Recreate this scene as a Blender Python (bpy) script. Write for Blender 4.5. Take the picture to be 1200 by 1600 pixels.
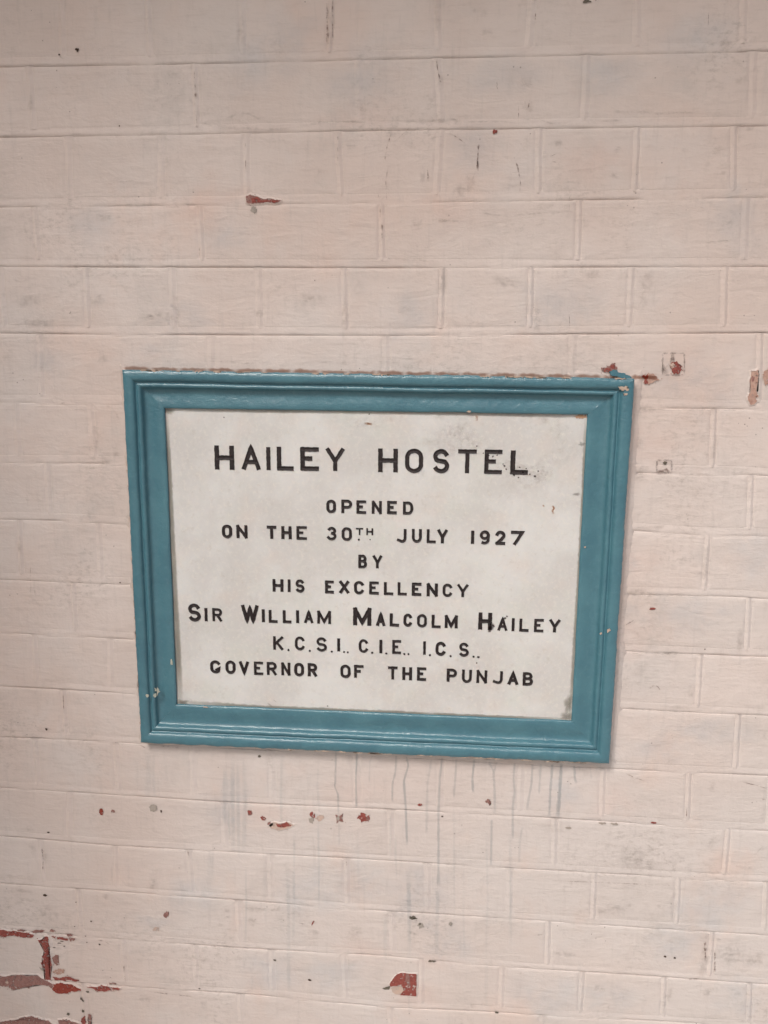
import bpy, bmesh, math, random
from mathutils import Vector, Matrix, noise
random.seed(7)
D = bpy.data
for o in list(D.objects): D.objects.remove(o)
S = bpy.context.scene
COL = S.collection

# ------------------------------------------------------------------ camera
F = 1259.9                                   # focal length in pixels of a 1200 x 1600 frame
CAM = Vector((0.10074, -1.04132, 0.28639))
P_, Y_, R_ = [math.radians(a) for a in (-10.9917, 4.6012, -0.5112)]
ROT = Matrix.Rotation(Y_, 3, 'Z') @ Matrix.Rotation(P_, 3, 'X') @ Matrix.Rotation(R_, 3, 'Y')
cd = D.cameras.new('camera'); cam = D.objects.new('camera', cd); COL.objects.link(cam)
cd.sensor_fit = 'VERTICAL'; cd.sensor_height = 24; cd.lens = 24 * F / 1600
cd.clip_start = 0.02; cd.clip_end = 200
m3 = Matrix((ROT.col[0], ROT.col[2], -ROT.col[1])).transposed()
cam.matrix_world = Matrix.Translation(CAM) @ m3.to_4x4()
S.camera = cam

# ------------------------------------------------------------------ light
SUN_EL, SUN_AZ = 48.0, -28.0                 # azimuth of the sun from the wall's outward normal, minus = from the left
w = D.worlds.new('World'); S.world = w; w.use_nodes = True
nt = w.node_tree; nt.nodes.clear()
sk = nt.nodes.new('ShaderNodeTexSky'); sk.sky_type = 'NISHITA'; sk.sun_disc = False
sk.sun_elevation = math.radians(SUN_EL); sk.sun_rotation = math.radians(180 - SUN_AZ)
sk.air_density = 1.0; sk.dust_density = 6.0; sk.ozone_density = 0.6
bg = nt.nodes.new('ShaderNodeBackground'); bg.inputs[1].default_value = 0.10
wo = nt.nodes.new('ShaderNodeOutputWorld')
nt.links.new(sk.outputs[0], bg.inputs[0]); nt.links.new(bg.outputs[0], wo.inputs[0])
sl = D.lights.new('sun', 'SUN'); so = D.objects.new('sun', sl); COL.objects.link(so)
sl.energy = 1.5; sl.angle = math.radians(15); sl.color = (1.0, 0.985, 0.965)
el, az = math.radians(SUN_EL), math.radians(SUN_AZ)
sdir = Vector((math.sin(az) * math.cos(el), -math.cos(az) * math.cos(el), math.sin(el)))
so.rotation_euler = sdir.to_track_quat('Z', 'Y').to_euler()
S.view_settings.view_transform = 'Standard'; S.view_settings.look = 'None'
S.view_settings.gamma = 1.0; S.view_settings.exposure = 0.25
S.render.engine = 'CYCLES'
OVERHEAD_OUT = -0.87                             # how far the unseen overhead slab, added for shade, reaches out
SIDE_X, SIDE_OUT = -1.12, -1.22               # unseen side slab, added to shade the left of the wall

# ------------------------------------------------------------------ helpers
def at(px, py, y=0.0):
    """pixel of the photograph -> point on the plane y = const (x, z)"""
    d = ROT @ Vector(((px - 600) / F, 1.0, -(py - 800) / F))
    t = (y - CAM.y) / d.y
    return CAM.x + t * d.x, CAM.z + t * d.z

def nz(x, y=0.0, z=0.0): return noise.noise(Vector((x, y, z)))

def obj(name, bm, mat, parent=None, smooth=False, label=None, kind=None):
    me = D.meshes.new(name); bm.normal_update(); bm.to_mesh(me); bm.free()
    if smooth:
        for p in me.polygons: p.use_smooth = True
    if mat: me.materials.append(mat)
    o = D.objects.new(name, me); COL.objects.link(o)
    if parent: o.parent = parent
    if label: o['label'] = label
    if kind: o['kind'] = kind
    return o

def empty(name, loc, label, cat):
    o = D.objects.new(name, None); COL.objects.link(o); o.location = loc
    o.empty_display_size = 0.05
    o['label'] = label; o['category'] = cat
    return o

class G:
    """tiny node helper"""
    def __init__(s, name):
        s.m = D.materials.new(name); s.m.use_nodes = True
        s.t = s.m.node_tree; s.b = s.t.nodes['Principled BSDF']; s.out = s.t.nodes['Material Output']
        s.pos = s.t.nodes.new('ShaderNodeNewGeometry').outputs['Position']
    def n(s, typ, **kw):
        x = s.t.nodes.new(typ)
        for k, v in kw.items(): setattr(x, k, v)
        return x
    def l(s, a, b): s.t.links.new(a, b)
    def mapping(s, sc, loc=(0, 0, 0)):
        m = s.n('ShaderNodeMapping'); m.inputs['Scale'].default_value = sc; m.inputs['Location'].default_value = loc
        s.l(s.pos, m.inputs[0]); return m.outputs[0]
    def noise(s, scale, detail=4, rough=0.55, sc=(1, 1, 1), dist=0.0, loc=(0, 0, 0)):
        x = s.n('ShaderNodeTexNoise'); x.inputs['Scale'].default_value = scale
        x.inputs['Detail'].default_value = detail; x.inputs['Roughness'].default_value = rough
        x.inputs['Distortion'].default_value = dist
        s.l(s.mapping(sc, loc), x.inputs['Vector']); return x.outputs['Fac']
    def ramp(s, fac, a, b, interp='LINEAR'):
        r = s.n('ShaderNodeMapRange'); r.interpolation_type = 'SMOOTHSTEP' if interp == 'S' else 'LINEAR'
        r.inputs['From Min'].default_value = a; r.inputs['From Max'].default_value = b
        s.l(fac, r.inputs['Value']); return r.outputs[0]
    def math(s, op, a, b=None):
        m = s.n('ShaderNodeMath', operation=op)
        for i, v in enumerate((a, b)):
            if v is None: continue
            if isinstance(v, (int, float)): m.inputs[i].default_value = v
            else: s.l(v, m.inputs[i])
        return m.outputs[0]
    def mix(s, fac, a, b, mode='MIX'):
        m = s.n('ShaderNodeMix', data_type='RGBA', blend_type=mode)
        if isinstance(fac, (int, float)): m.inputs[0].default_value = fac
        else: s.l(fac, m.inputs[0])
        for i, v in ((6, a), (7, b)):
            if isinstance(v, tuple): m.inputs[i].default_value = (*v, 1)
            else: s.l(v, m.inputs[i])
        return m.outputs[2]
    def bump(s, h, strength, dist, prev=None):
        b = s.n('ShaderNodeBump'); b.inputs['Strength'].default_value = strength
        b.inputs['Distance'].default_value = dist
        s.l(h, b.inputs['Height'])
        if prev: s.l(prev, b.inputs['Normal'])
        return b.outputs[0]

def srgb(r, g, b):
    f = lambda c: (c / 255 / 12.92) if c <= 10.3 else ((c / 255 + .055) / 1.055) ** 2.4
    return (f(r), f(g), f(b))

# ------------------------------------------------------------------ materials
def mat_wall(name='painted_brick', mortar=False):
    g = G(name)
    c = g.mix(g.ramp(g.noise(3.2, 4, .6), .38, .66, 'S'), WALL_A, WALL_B)
    sx = g.n('ShaderNodeSeparateXYZ'); g.l(g.pos, sx.inputs[0])
    low = g.math('MULTIPLY', g.ramp(sx.outputs[2], .0, -.45, 'S'), g.ramp(sx.outputs[0], -.5, .45, 'S'))   # paler, greyer tone low on the right, brighter light there painted in
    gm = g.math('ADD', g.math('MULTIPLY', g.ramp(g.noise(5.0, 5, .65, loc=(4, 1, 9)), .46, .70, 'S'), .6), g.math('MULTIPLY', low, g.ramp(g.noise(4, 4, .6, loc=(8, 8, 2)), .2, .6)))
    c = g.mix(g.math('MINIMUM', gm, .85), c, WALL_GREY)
    sc_ = g.ramp(g.noise(9, 6, .72, loc=(12, 3, 5)), .52, .74, 'S')
    c = g.mix(g.math('MULTIPLY', sc_, .50), c, srgb(186, 179, 175))
    c = g.mix(g.math('MULTIPLY', g.ramp(g.noise(7.0, 4, .6, sc=(1, 1, .8), loc=(1, 7, 3)), .53, .72, 'S'), .55), c, WALL_WARM)
    # broad brush marks, mostly level, and drip marks, mostly upright
    br = g.noise(26, 5, .7, sc=(1, 1, 7), loc=(3, 3, 3))
    c = g.mix(g.math('MULTIPLY', g.ramp(br, .52, .78), .30), c, srgb(168, 156, 150))
    dr = g.noise(30, 4, .65, sc=(4, 1, .45), loc=(9, 2, 5))
    c = g.mix(g.math('MULTIPLY', g.ramp(dr, .56, .8), .28), c, srgb(162, 156, 152))
    # worn, grimy clusters
    cl = g.ramp(g.noise(6, 3, .6, loc=(2, 8, 1)), .47, .70, 'S')
    gr = g.ramp(g.noise(95, 6, .75, sc=(1, 1, 1.6)), .50, .68)
    c = g.mix(g.math('MULTIPLY', g.math('MULTIPLY', cl, gr), .58), c, srgb(148, 138, 131))
    # very small dark specks
    v = g.n('ShaderNodeTexVoronoi'); v.inputs['Scale'].default_value = 90
    g.l(g.mapping((1, 0.01, 1)), v.inputs['Vector'])
    sp = g.math('MULTIPLY', g.math('LESS_THAN', v.outputs['Distance'], .085),
                g.math('GREATER_THAN', g.noise(14, 2, .5, loc=(5, 5, 5)), .60))
    c = g.mix(g.math('MULTIPLY', sp, .55), c, srgb(105, 92, 86))
    if not mortar:
        oi = g.n('ShaderNodeObjectInfo')
        c = g.mix(g.math('MULTIPLY', g.ramp(oi.outputs['Random'], 0, 1), .16), c, srgb(188, 178, 172))
    g.l(c, g.b.inputs['Base Color'])
    g.b.inputs['Roughness'].default_value = .62
    g.b.inputs['Specular IOR Level'].default_value = .35
    n = g.bump(g.noise(14, 5, .6, dist=.3), .6, .005)
    n = g.bump(g.noise(16, 4, .65, sc=(1, 1, 3.4), dist=.8, loc=(6, 1, 1)), .36, .0030, n)
    n = g.bump(br, .25, .0012, n)
    n = g.bump(dr, .25, .0010, n)
    n = g.bump(g.noise(230, 4, .7), .42, .0007, n)
    g.l(n, g.b.inputs['Normal'])
    return g.m
WALL_A = srgb(206, 191, 184); WALL_B = srgb(212, 201, 196)
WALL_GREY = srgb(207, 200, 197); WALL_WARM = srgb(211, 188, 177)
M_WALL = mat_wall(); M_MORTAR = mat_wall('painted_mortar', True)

def mat_simple(name, col, rough=.7, var=None, scale=60, bump=.4, bd=.0008, spec=.3, flecks=0.0):
    g = G(name)
    c = g.mix(g.ramp(g.noise(scale, 5, .65), .35, .68), col, var or tuple(x * .75 for x in col))
    g.l(c, g.b.inputs['Base Color']); g.b.inputs['Roughness'].default_value = rough
    g.b.inputs['Specular IOR Level'].default_value = spec
    g.l(g.bump(g.noise(scale * 3, 4, .65), bump, bd), g.b.inputs['Normal'])
    if flecks:      # crumbs of the paint coat left standing
        g.l(g.ramp(g.noise(230, 4, .65, loc=(5, 2, 7)), flecks - .015, flecks + .015), g.b.inputs['Alpha'])
    return g.m
M_RED = mat_simple('bare_red_brick', srgb(160, 90, 82), .9, srgb(134, 72, 66), 260, .9, .0016, flecks=.41)
M_RED_DUST = mat_simple('dusty_red_brick', srgb(160, 124, 117), .9, srgb(138, 98, 92), 220, .9, .0014, flecks=.39)
M_RED_BRIGHT = mat_simple('fresh_red_chip', srgb(158, 78, 64), .9, srgb(132, 60, 52), 260, .9, .0016, flecks=.38)
M_UNDER = mat_simple('old_paint_layer', srgb(198, 172, 158), .7, srgb(186, 168, 158), 120, flecks=.40)
M_UNDER_GREY = mat_simple('old_grey_layer', srgb(172, 162, 154), .7, srgb(154, 146, 138), 120)
M_UNDER_BROWN = mat_simple('old_brown_layer', srgb(190, 160, 146), .8, srgb(168, 132, 120), 150, flecks=.39)
M_DARK = mat_simple('dark_hole', srgb(84, 66, 58), .9, srgb(60, 48, 42), 150)
M_DARKGREY = mat_simple('dark_grey_chip', srgb(112, 104, 94), .9, srgb(88, 84, 76), 200)

def mat_soft(name, col, amount, scale=70, lo=.38, hi=.66, sc=(1, 1, 1), base=(205, 188, 178)):
    """a stain, as a thin film that tints what it lies on; soft edges from the mesh's 'a' attribute, broken up by noise"""
    g = G(name)
    a = g.n('ShaderNodeAttribute', attribute_name='a')
    k = g.math('MULTIPLY', a.outputs['Fac'], g.ramp(g.noise(scale, 5, .7, sc=sc), lo, hi, 'S'))
    b = srgb(*base)
    tint = tuple(math.sqrt(min(1, x / y)) for x, y in zip(col, b))
    t = g.n('ShaderNodeBsdfTransparent')
    g.l(g.mix(g.math('MULTIPLY', k, amount), (1, 1, 1), tint), t.inputs[0])
    g.l(t.outputs[0], g.out.inputs['Surface']); g.t.nodes.remove(g.b)
    return g.m
MB_ = (208, 202, 195)
M_DRIP = mat_soft('grey_drip', srgb(152, 147, 143), .7, 50, .18, .42, (1, 1, .5))
M_STREAK = mat_soft('pale_streak', srgb(180, 170, 163), .75, 40, .25, .60, (2, 1, .35))
M_GRIME = mat_soft('grime', srgb(110, 98, 92), 1.0, 160, .36, .60)
M_CRACK = mat_soft('crack_dirt', srgb(96, 76, 68), 1.0, 230, .40, .60)
M_TOPGRIME = mat_soft('brown_edge_dirt', srgb(140, 108, 94), 1.0, 60, .15, .45)
M_SMUDGE = mat_soft('smudge', srgb(128, 116, 108), .58, 120, .37, .68)
M_BLUE = mat_soft('blue_grey_smudge', srgb(182, 175, 172), .7, 30, .25, .70)
M_PINK = mat_soft('pink_smudge', srgb(208, 180, 168), .6, 30, .25, .6)
M_RUST = mat_soft('rust_mark', srgb(140, 96, 70), 1.0, 200, .3, .55, base=MB_)
M_BLACKSPOT = mat_soft('black_paint_spot', srgb(34, 24, 24), 1.0, 100, .1, .2, base=MB_)
M_MGRIME = mat_soft('marble_edge_grime', srgb(136, 130, 120), 1.0, 30, .0, .50, base=MB_)
M_MSTAIN = mat_soft('marble_stain', srgb(164, 154, 146), .6, 130, .42, .70, base=MB_)
M_MGREY = mat_soft('marble_grey_spot', srgb(140, 136, 130), 1.0, 130, .2, .5, base=MB_)

def mat_teal():
    g = G('glossy_teal_paint')
    a = g.ramp(g.noise(20, 5, .6), .35, .7)
    c = g.mix(a, srgb(68, 113, 128), srgb(78, 124, 137))
    st = g.noise(120, 5, .7, loc=(2, 2, 2))
    c = g.mix(g.math('MULTIPLY', g.ramp(st, .55, .75), .25), c, srgb(104, 146, 156))
    g.l(c, g.b.inputs['Base Color'])
    r = g.n('ShaderNodeMapRange'); r.inputs['To Min'].default_value = .07; r.inputs['To Max'].default_value = .20
    g.l(g.noise(30, 3, .6, loc=(1, 5, 1)), r.inputs['Value']); g.l(r.outputs[0], g.b.inputs['Roughness'])
    g.b.inputs['Coat Weight'].default_value = .5; g.b.inputs['Coat Roughness'].default_value = .05
    n = g.bump(g.noise(60, 4, .6, dist=.4), .6, .0018)
    n = g.bump(g.noise(240, 5, .75), .6, .0011, n)
    n = g.bump(g.noise(90, 5, .7, sc=(.25, 1, 1), loc=(3, 1, 4)), .35, .0010, n)
    g.l(n, g.b.inputs['Normal']); g.l(n, g.b.inputs['Coat Normal'])
    return g.m
M_TEAL = mat_teal()

def mat_marble():
    g = G('white_marble')
    c = g.mix(g.ramp(g.noise(9, 5, .6), .38, .66, 'S'), srgb(201, 199, 197), srgb(214, 214, 213))
    c = g.mix(g.math('MULTIPLY', g.ramp(g.noise(16, 4, .6, loc=(7, 1, 2)), .50, .72, 'S'), .4), c, srgb(212, 200, 192))
    c = g.mix(g.math('MULTIPLY', g.ramp(g.noise(12, 5, .6, loc=(2, 9, 4)), .5, .7, 'S'), .5), c, srgb(204, 206, 200))
    c = g.mix(g.math('MULTIPLY', g.ramp(g.noise(190, 5, .75), .50, .70), .55), c, srgb(224, 220, 213))
    c = g.mix(g.math('MULTIPLY', g.ramp(g.noise(130, 4, .7, loc=(3, 3, 8)), .56, .76), .30), c, srgb(176, 166, 154))
    g.l(c, g.b.inputs['Base Color']); g.b.inputs['Roughness'].default_value = .42
    g.b.inputs['Subsurface Weight'].default_value = .08; g.b.inputs['Subsurface Scale'].default_value = .004
    n = g.bump(g.noise(40, 4, .6), .25, .0012)
    n = g.bump(g.noise(260, 4, .7), .25, .0005, n)
    g.l(n, g.b.inputs['Normal'])
    return g.m
M_MARBLE = mat_marble()
M_LETTER = mat_simple('black_letter_paint', srgb(24, 16, 18), .42, srgb(44, 32, 33), 260, .8, .0012, .5)

# ------------------------------------------------------------------ course lines measured on the wall
LINES = [[(0,105),(300,100),(600,93),(1130,82),(1200,80)],[(0,215),(250,211),(600,204),(1200,197)],[(0,324),(300,321),(600,317),(1200,309)],
[(0,417),(200,418),(600,419),(820,418),(1200,417)],[(0,521),(170,523),(600,525),(800,523),(1190,521)],[(0,629),(140,630),(1010,638),(1200,640)],
[(0,723),(190,725),(1160,742),(1200,744)],[(0,812),(90,814),(200,820),(980,829),(1107,837),(1200,838)],[(0,906),(167,913),(980,929),(1150,933),(1200,937)],
[(0,989),(120,995),(210,1000),(975,1018),(1165,1026),(1200,1027)],[(0,1073),(60,1076),(210,1085),(975,1108),(1090,1114),(1200,1119)],
[(0,1152),(100,1156),(210,1162),(960,1202),(1200,1213)],[(0,1231),(200,1244),(350,1254),(600,1265),(760,1273),(1200,1299)],
[(0,1307),(180,1322),(600,1345),(900,1363),(1200,1379)],[(0,1381),(200,1395),(600,1424),(800,1436),(1000,1450),(1200,1462)],
[(0,1453),(150,1465),(375,1482),(600,1494),(800,1512),(1000,1525),(1200,1539)],[(0,1527),(130,1537),(420,1557),(600,1574),(785,1583),(1200,1606)]]
WL = [[at(*p) for p in l] for l in LINES]
PITCH = 0.0815
zt = WL[0][0][1]; WL.insert(0, [(-.6, zt + PITCH), (.7, zt + PITCH - .004)])
zt2 = zt + 2 * PITCH; WL.insert(0, [(-.6, zt2), (.7, zt2 - .004)])
zb = WL[-1][0][1]
for k in (1, 2): WL.append([(-.6, zb - k * PITCH), (.7, zb - k * PITCH)])
def LZ(i, x):
    l = WL[i]
    if x <= l[0][0]: return l[0][1]
    for (a, za), (b, zb_) in zip(l, l[1:]):
        if x <= b:
            t = (x - a) / (b - a); t = t * t * (3 - 2 * t) * .5 + t * .5
            return za + (zb_ - za) * t
    return l[-1][1]

# head joints per course, (x at top, x at bottom, visibility 0..1) in photograph pixels
HJ = {
 1: [(95,98,.5),(229,235,.6),(378,380,.6),(518,515,.8),(682,685,.6),(833,825,.5),(995,995,.6),(1163,1160,.6)],
 2: [(44,53,.5),(303,308,.9),(560,562,.15),(683,689,.35),(917,912,.45),(1178,1174,.4)],
 3: [(105,109,.4),(252,252,.4),(384,386,.7),(527,533,.7),(688,682,.5),(842,841,.8),(996,991,1),(1147,1145,1)],
 4: [(53,60,.6),(312,316,.7),(596,597,.8),(905,902,1),(1166,1162,.3)],
 5: [(134,138,.7),(268,272,.4),(404,407,.4),(537,540,.7),(691,688,1),(830,828,1),(987,982,.8),(1133,1130,.8)],
 6: [(61,66,.5),(330,330,.1),(603,605,.3),(895,893,.3),(1188,1184,.9)],
 7: [(24,30,.4),(141,148,.4),(1116,1112,1),(1240,1236,.6)],
 8: [(73,78,.6),(1174,1170,1)],
 9: [(30,34,.8),(154,158,.5),(1106,1100,1),(1228,1222,.6)],
 10: [(113,118,.7),(1171,1166,1)],
 11: [(53,57,.7),(172,174,.3),(1095,1089,1),(1212,1205,.6)],
 12: [(98,103,.6),(1154,1148,1)],
 13: [(54,60,.6),(180,186,.5),(300,303,.2),(424,426,.2),(556,558,.15),(688,687,.15),(814,812,.2),(942,940,.7),(1077,1073,1),(1205,1200,.8)],
 14: [(107,109,.4),(350,352,.3),(610,611,.2),(867,865,.6),(1138,1131,1)],
 15: [(62,68,.6),(180,182,.6),(295,300,.4),(422,424,.2),(541,543,.4),(668,668,.15),(797,796,.2),(929,926,.8),(1061,1056,1),(1197,1194,.9)],
 16: [(121,127,.8),(372,374,.2),(612,614,.2),(857,854,.9),(1113,1108,1)],
 17: [(78,82,.8),(191,196,.4),(305,307,.4),(424,426,.3),(537,541,.4),(659,658,.5),(785,782,.5),(910,906,.9),(1038,1036,.9),(1172,1169,1)],
 18: [(128,137,.9),(375,378,.3),(610,612,.3),(848,846,.5),(1100,1097,.8)],
}
XL, XR = -0.70, 0.86
FR_X0, FR_X1 = -0.312, 0.300               # behind the plaque
def heads(i):
    """list of (x_top, x_bot, vis) in metres, filled out to the edges at header or stretcher spacing"""
    src = HJ.get(i)
    if not src:
        step = .1155 if i % 2 else .229
        x = XL + .03; r = []
        while x < XR - .05: r.append((x, x, .5)); x += step
        return r
    r = []
    for a, b, v in src:
        # find the pixel height of the course at that joint by solving on the wall
        def wx(px, li):
            lo, hi = -400.0, 2000.0
            for _ in range(40):
                mid = (lo + hi) / 2
                X, Z = at(px, mid)
                if Z > LZ(li, X): lo = mid
                else: hi = mid
            return at(px, lo)[0]
        r.append((wx(a, i), wx(b, i + 1), v))
    gaps = [q[0] - p[0] for p, q in zip(r, r[1:]) if q[0] - p[0] < .3]
    step = sorted(gaps)[len(gaps) // 2] if gaps else .229
    step = .1155 if step < .15 else .229
    while r[0][0] - step > XL + .03: r.insert(0, (r[0][0] - step, r[0][0] - step, .6))
    while r[-1][0] + step < XR - .03: r.append((r[-1][0] + step, r[-1][0] + step, .7))
    return r

# ------------------------------------------------------------------ the wall
wall = empty('brick_wall', (0, 0, 0), 'brick wall in chipped pinkish cream paint, filling the whole background behind the plaque', 'wall')
BAND = .0085
ZF_T, ZF_B = at(590, 585)[1], at(590, 1178)[1]
def gapn(i, x):
    """groove under the mortar bed of line i, in metres: opens and closes along the course"""
    base = GAPS.get(i, .25)
    n = nz(x * 9 + i * 7.3, i * 3.1) + .5 * nz(x * 38, i * 5.7)
    return max(0.0, min(1.0, base + n * .8)) * .0010
GAPS = {0:.3,1:.3,2:.6,3:.6,4:.45,5:.65,6:.55,7:.32,8:.3,9:.32,10:.3,11:.35,12:.4,13:.45,14:.45,15:.45,16:.45,17:.45,18:.4,19:.25,20:.25}

def brick_mesh(i, lt, rt, lb, rb, v1, v2):
    """one brick; lt rt lb rb are x of its corners, top line i, bottom line i+1"""
    NS = 7 if rt - lt > .15 else 4
    out = []
    h1, h2 = random.uniform(-.0003, .0002), random.uniform(-.0003, .0002)
    h3 = random.uniform(-.0002, .0002)
    def top(t): x = lt + (rt - lt) * t; return x, LZ(i, x) - .0004 + .0004 * nz(x * 50, i)
    def bot(t): x = lb + (rb - lb) * t; return x, LZ(i + 1, x) + BAND + .0006 * nz(x * 40, i + 9.5)
    for k in range(NS + 1): out.append(top(k / NS))
    a, b = top(1), bot(1)
    for t in (.33, .67): out.append((a[0] + (b[0] - a[0]) * t + .0007 * nz(a[0] * 30, t * 9, i), a[1] + (b[1] - a[1]) * t))
    for k in range(NS + 1): out.append(bot(1 - k / NS))
    a, b = bot(0), top(0)
    for t in (.33, .67): out.append((a[0] + (b[0] - a[0]) * t + .0007 * nz(a[0] * 30, t * 9, i + .5), a[1] + (b[1] - a[1]) * t))
    cx = sum(p[0] for p in out) / len(out); cz = sum(p[1] for p in out) / len(out)
    W, H = abs(rt - lt) / 2, .037
    bm = bmesh.new()
    rings = []
    for ins, dy in ((0, .030), (0, .0010), (.0010, .0005), (.0034, .0001), (.0085, -.0001)):
        ring = []
        for x, z in out:
            sx = 1 - ins / W; sz = 1 - ins / H
            X = cx + (x - cx) * sx; Z = cz + (z - cz) * sz
            tilt = h1 * (X - cx) / W * .6 + h2 * (Z - cz) / H * .6 + h3
            ring.append(bm.verts.new((X, dy + (tilt if dy < .02 else 0), Z)))
        rings.append(ring)
    n = len(out)
    for a, b in zip(rings, rings[1:]):
        for k in range(n):
            bm.faces.new((a[k], a[(k + 1) % n], b[(k + 1) % n], b[k]))
    bm.faces.new(rings[-1])
    bmesh.ops.recalc_face_normals(bm, faces=bm.faces)
    return bm

HWJ = .0040
NC = len(WL) - 1
ALLH = {}
for i in range(NC):
    hs = heads(i); ALLH[i] = hs
    edges = [(XL - .0, XL - .0, .5)] + hs + [(XR, XR, .5)]
    for (a, a2, va), (b, b2, vb) in zip(edges, edges[1:]):
        lt, rt, lb, rb = a + HWJ, b - HWJ, a2 + HWJ, b2 - HWJ
        pieces = [(lt, rt, lb, rb)]
        zc = LZ(i, (lt + rt) / 2) - .04
        if ZF_B + .045 < zc < ZF_T - .035:         # course runs into the plaque: cut it there
            pieces = []
            if lt < FR_X0 - .01: pieces.append((lt, min(rt, FR_X0), lb, min(rb, FR_X0)))
            if rt > FR_X1 + .01: pieces.append((max(lt, FR_X1), rt, max(lb, FR_X1), rb))
        for p in pieces:
            if p[1] - p[0] < .012: continue
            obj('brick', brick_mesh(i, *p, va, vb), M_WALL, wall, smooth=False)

# mortar: a bed strip per line and an upright bead per head joint, one part per course
for i in range(NC + 1):
    bm = bmesh.new()
    n = 520
    rows = []
    for k in range(n + 1):
        x = XL + (XR - XL) * k / n
        z0 = LZ(i, x); g = gapn(i, x)
        d = g * 3.0; hi = z0 + BAND
        rz = .00015 * nz(x * 30, i * 2.0)
        base = rz
        u = max(0, nz(x * 6, i * 4.1) + .15) * .0006
        w_ = max(0, nz(x * 7, i * 2.3 + 50)) * .0004
        prof = [(z0 - .0034, .0005), (z0 - .0012, .00008 + d * .7 + w_ * .5), (z0 - .0003, .0001 + d + w_), (z0 + .0007, .0001 + d * .5 + w_ * .5), (z0 + .0022, .0001 + base),
                ((z0 + hi) / 2, .00015 + base), (hi - .0014, .0001 + base), (hi - .0002, .0001 + u), (hi + .0012, .00008 + u * .7), (hi + .0034, .0005)]
        rows.append([bm.verts.new((x, y, z)) for z, y in prof])
    for a, b in zip(rows, rows[1:]):
        x = a[0].co.x; z = a[0].co.z
        if ZF_B + .03 < z < ZF_T - .03 and FR_X0 + .005 < x < FR_X1 - .01: continue
        for k in range(len(a) - 1): bm.faces.new((a[k], b[k], b[k + 1], a[k + 1]))
    if i < NC:
        for (xt, xb, v) in ALLH[i]:
            v = .42 + .5 * v
            zt_, zb_ = LZ(i, xt) + .0005, LZ(i + 1, xb) + BAND + .0005
            zc = (zt_ + zb_) / 2
            if ZF_B + .03 < zc < ZF_T - .03 and FR_X0 - .005 < xt < FR_X1 + .005: continue
            rr = []
            amp = .0001 + .0008 * v * v
            q = lambda lo_, hi_: lo_ + (hi_ - lo_) * v * v
            for k in range(15):
                t = k / 14
                x = xt + (xb - xt) * t + .0008 * nz(t * 4, xt * 9, i); z = zt_ + (zb_ - zt_) * t
                wv = HWJ * (1.0 + .15 * nz(t * 6, xt * 5, i + 4))
                rr.append([bm.verts.new((x + dx * wv, y, z)) for dx, y in
                           ((-1.9, q(.0004, .0016)), (-1.3, q(-.0001, .0014)), (-.75, q(0, .0008)), (-.35, q(0, .0002) - amp * .6), (0, -amp), (.35, q(0, .0002) - amp * .6), (.75, q(0, .0008)), (1.3, q(-.0001, .0014)), (1.9, q(.0004, .0016)))])
            for a, b in zip(rr, rr[1:]):
                for k in range(8): bm.faces.new((a[k], a[k + 1], b[k + 1], b[k]))
    bmesh.ops.recalc_face_normals(bm, faces=bm.faces)
    for f in bm.faces:
        if f.normal.y > 0: f.normal_flip()
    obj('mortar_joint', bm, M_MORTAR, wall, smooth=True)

def quad_box(bm, x0, x1, y0, y1, z0, z1):
    v = [bm.verts.new(p) for p in ((x0,y0,z0),(x1,y0,z0),(x1,y1,z0),(x0,y1,z0),(x0,y0,z1),(x1,y0,z1),(x1,y1,z1),(x0,y1,z1))]
    for f in ((0,1,5,4),(1,2,6,5),(2,3,7,6),(3,0,4,7),(4,5,6,7),(3,2,1,0)): bm.faces.new([v[k] for k in f])
WX0, WX1, WZ0, WZ1 = -2.6, 2.8, -1.25, 1.62
bm = bmesh.new(); quad_box(bm, WX0, WX1, .0020, .22, WZ0, WZ1)
bmesh.ops.recalc_face_normals(bm, faces=bm.faces)
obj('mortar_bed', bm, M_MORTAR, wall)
# the same brickwork carried on past the part one can see
bm = bmesh.new()
ztop, zbot = WL[0][0][1], WL[-1][0][1]
def run(x0, x1, z, off, step):
    x = x0 + off
    pts = [x0]
    while x < x1 - .02:
        if x > x0 + .02: pts.append(x)
        x += step
    pts.append(x1)
    for a, b in zip(pts, pts[1:]): quad_box(bm, a + .004, b - .004, random.uniform(-.0004, .0003), .02, z - PITCH + .0085, z)
z = ztop; k = 0
while z < WZ1 - PITCH: z += PITCH; k += 1; run(WX0, WX1, z, (.11 if k % 2 else .05), .229 if k % 2 else .1155)
z = zbot; k = 0
while z - PITCH > WZ0: run(WX0, WX1, z, (.11 if k % 2 else .05), .1155 if k % 2 else .229); z -= PITCH; k += 1
for i in range(NC):
    z = WL[i][0][1]; s = .229 if i % 2 == 0 else .1155
    run(WX0, XL, z, .05, s)
    z = WL[i][-1][1]; run(XR, WX1, z, .06, s)
bmesh.ops.recalc_face_normals(bm, faces=bm.faces)
obj('outer_brickwork', bm, M_WALL, wall, kind='stuff')

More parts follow.
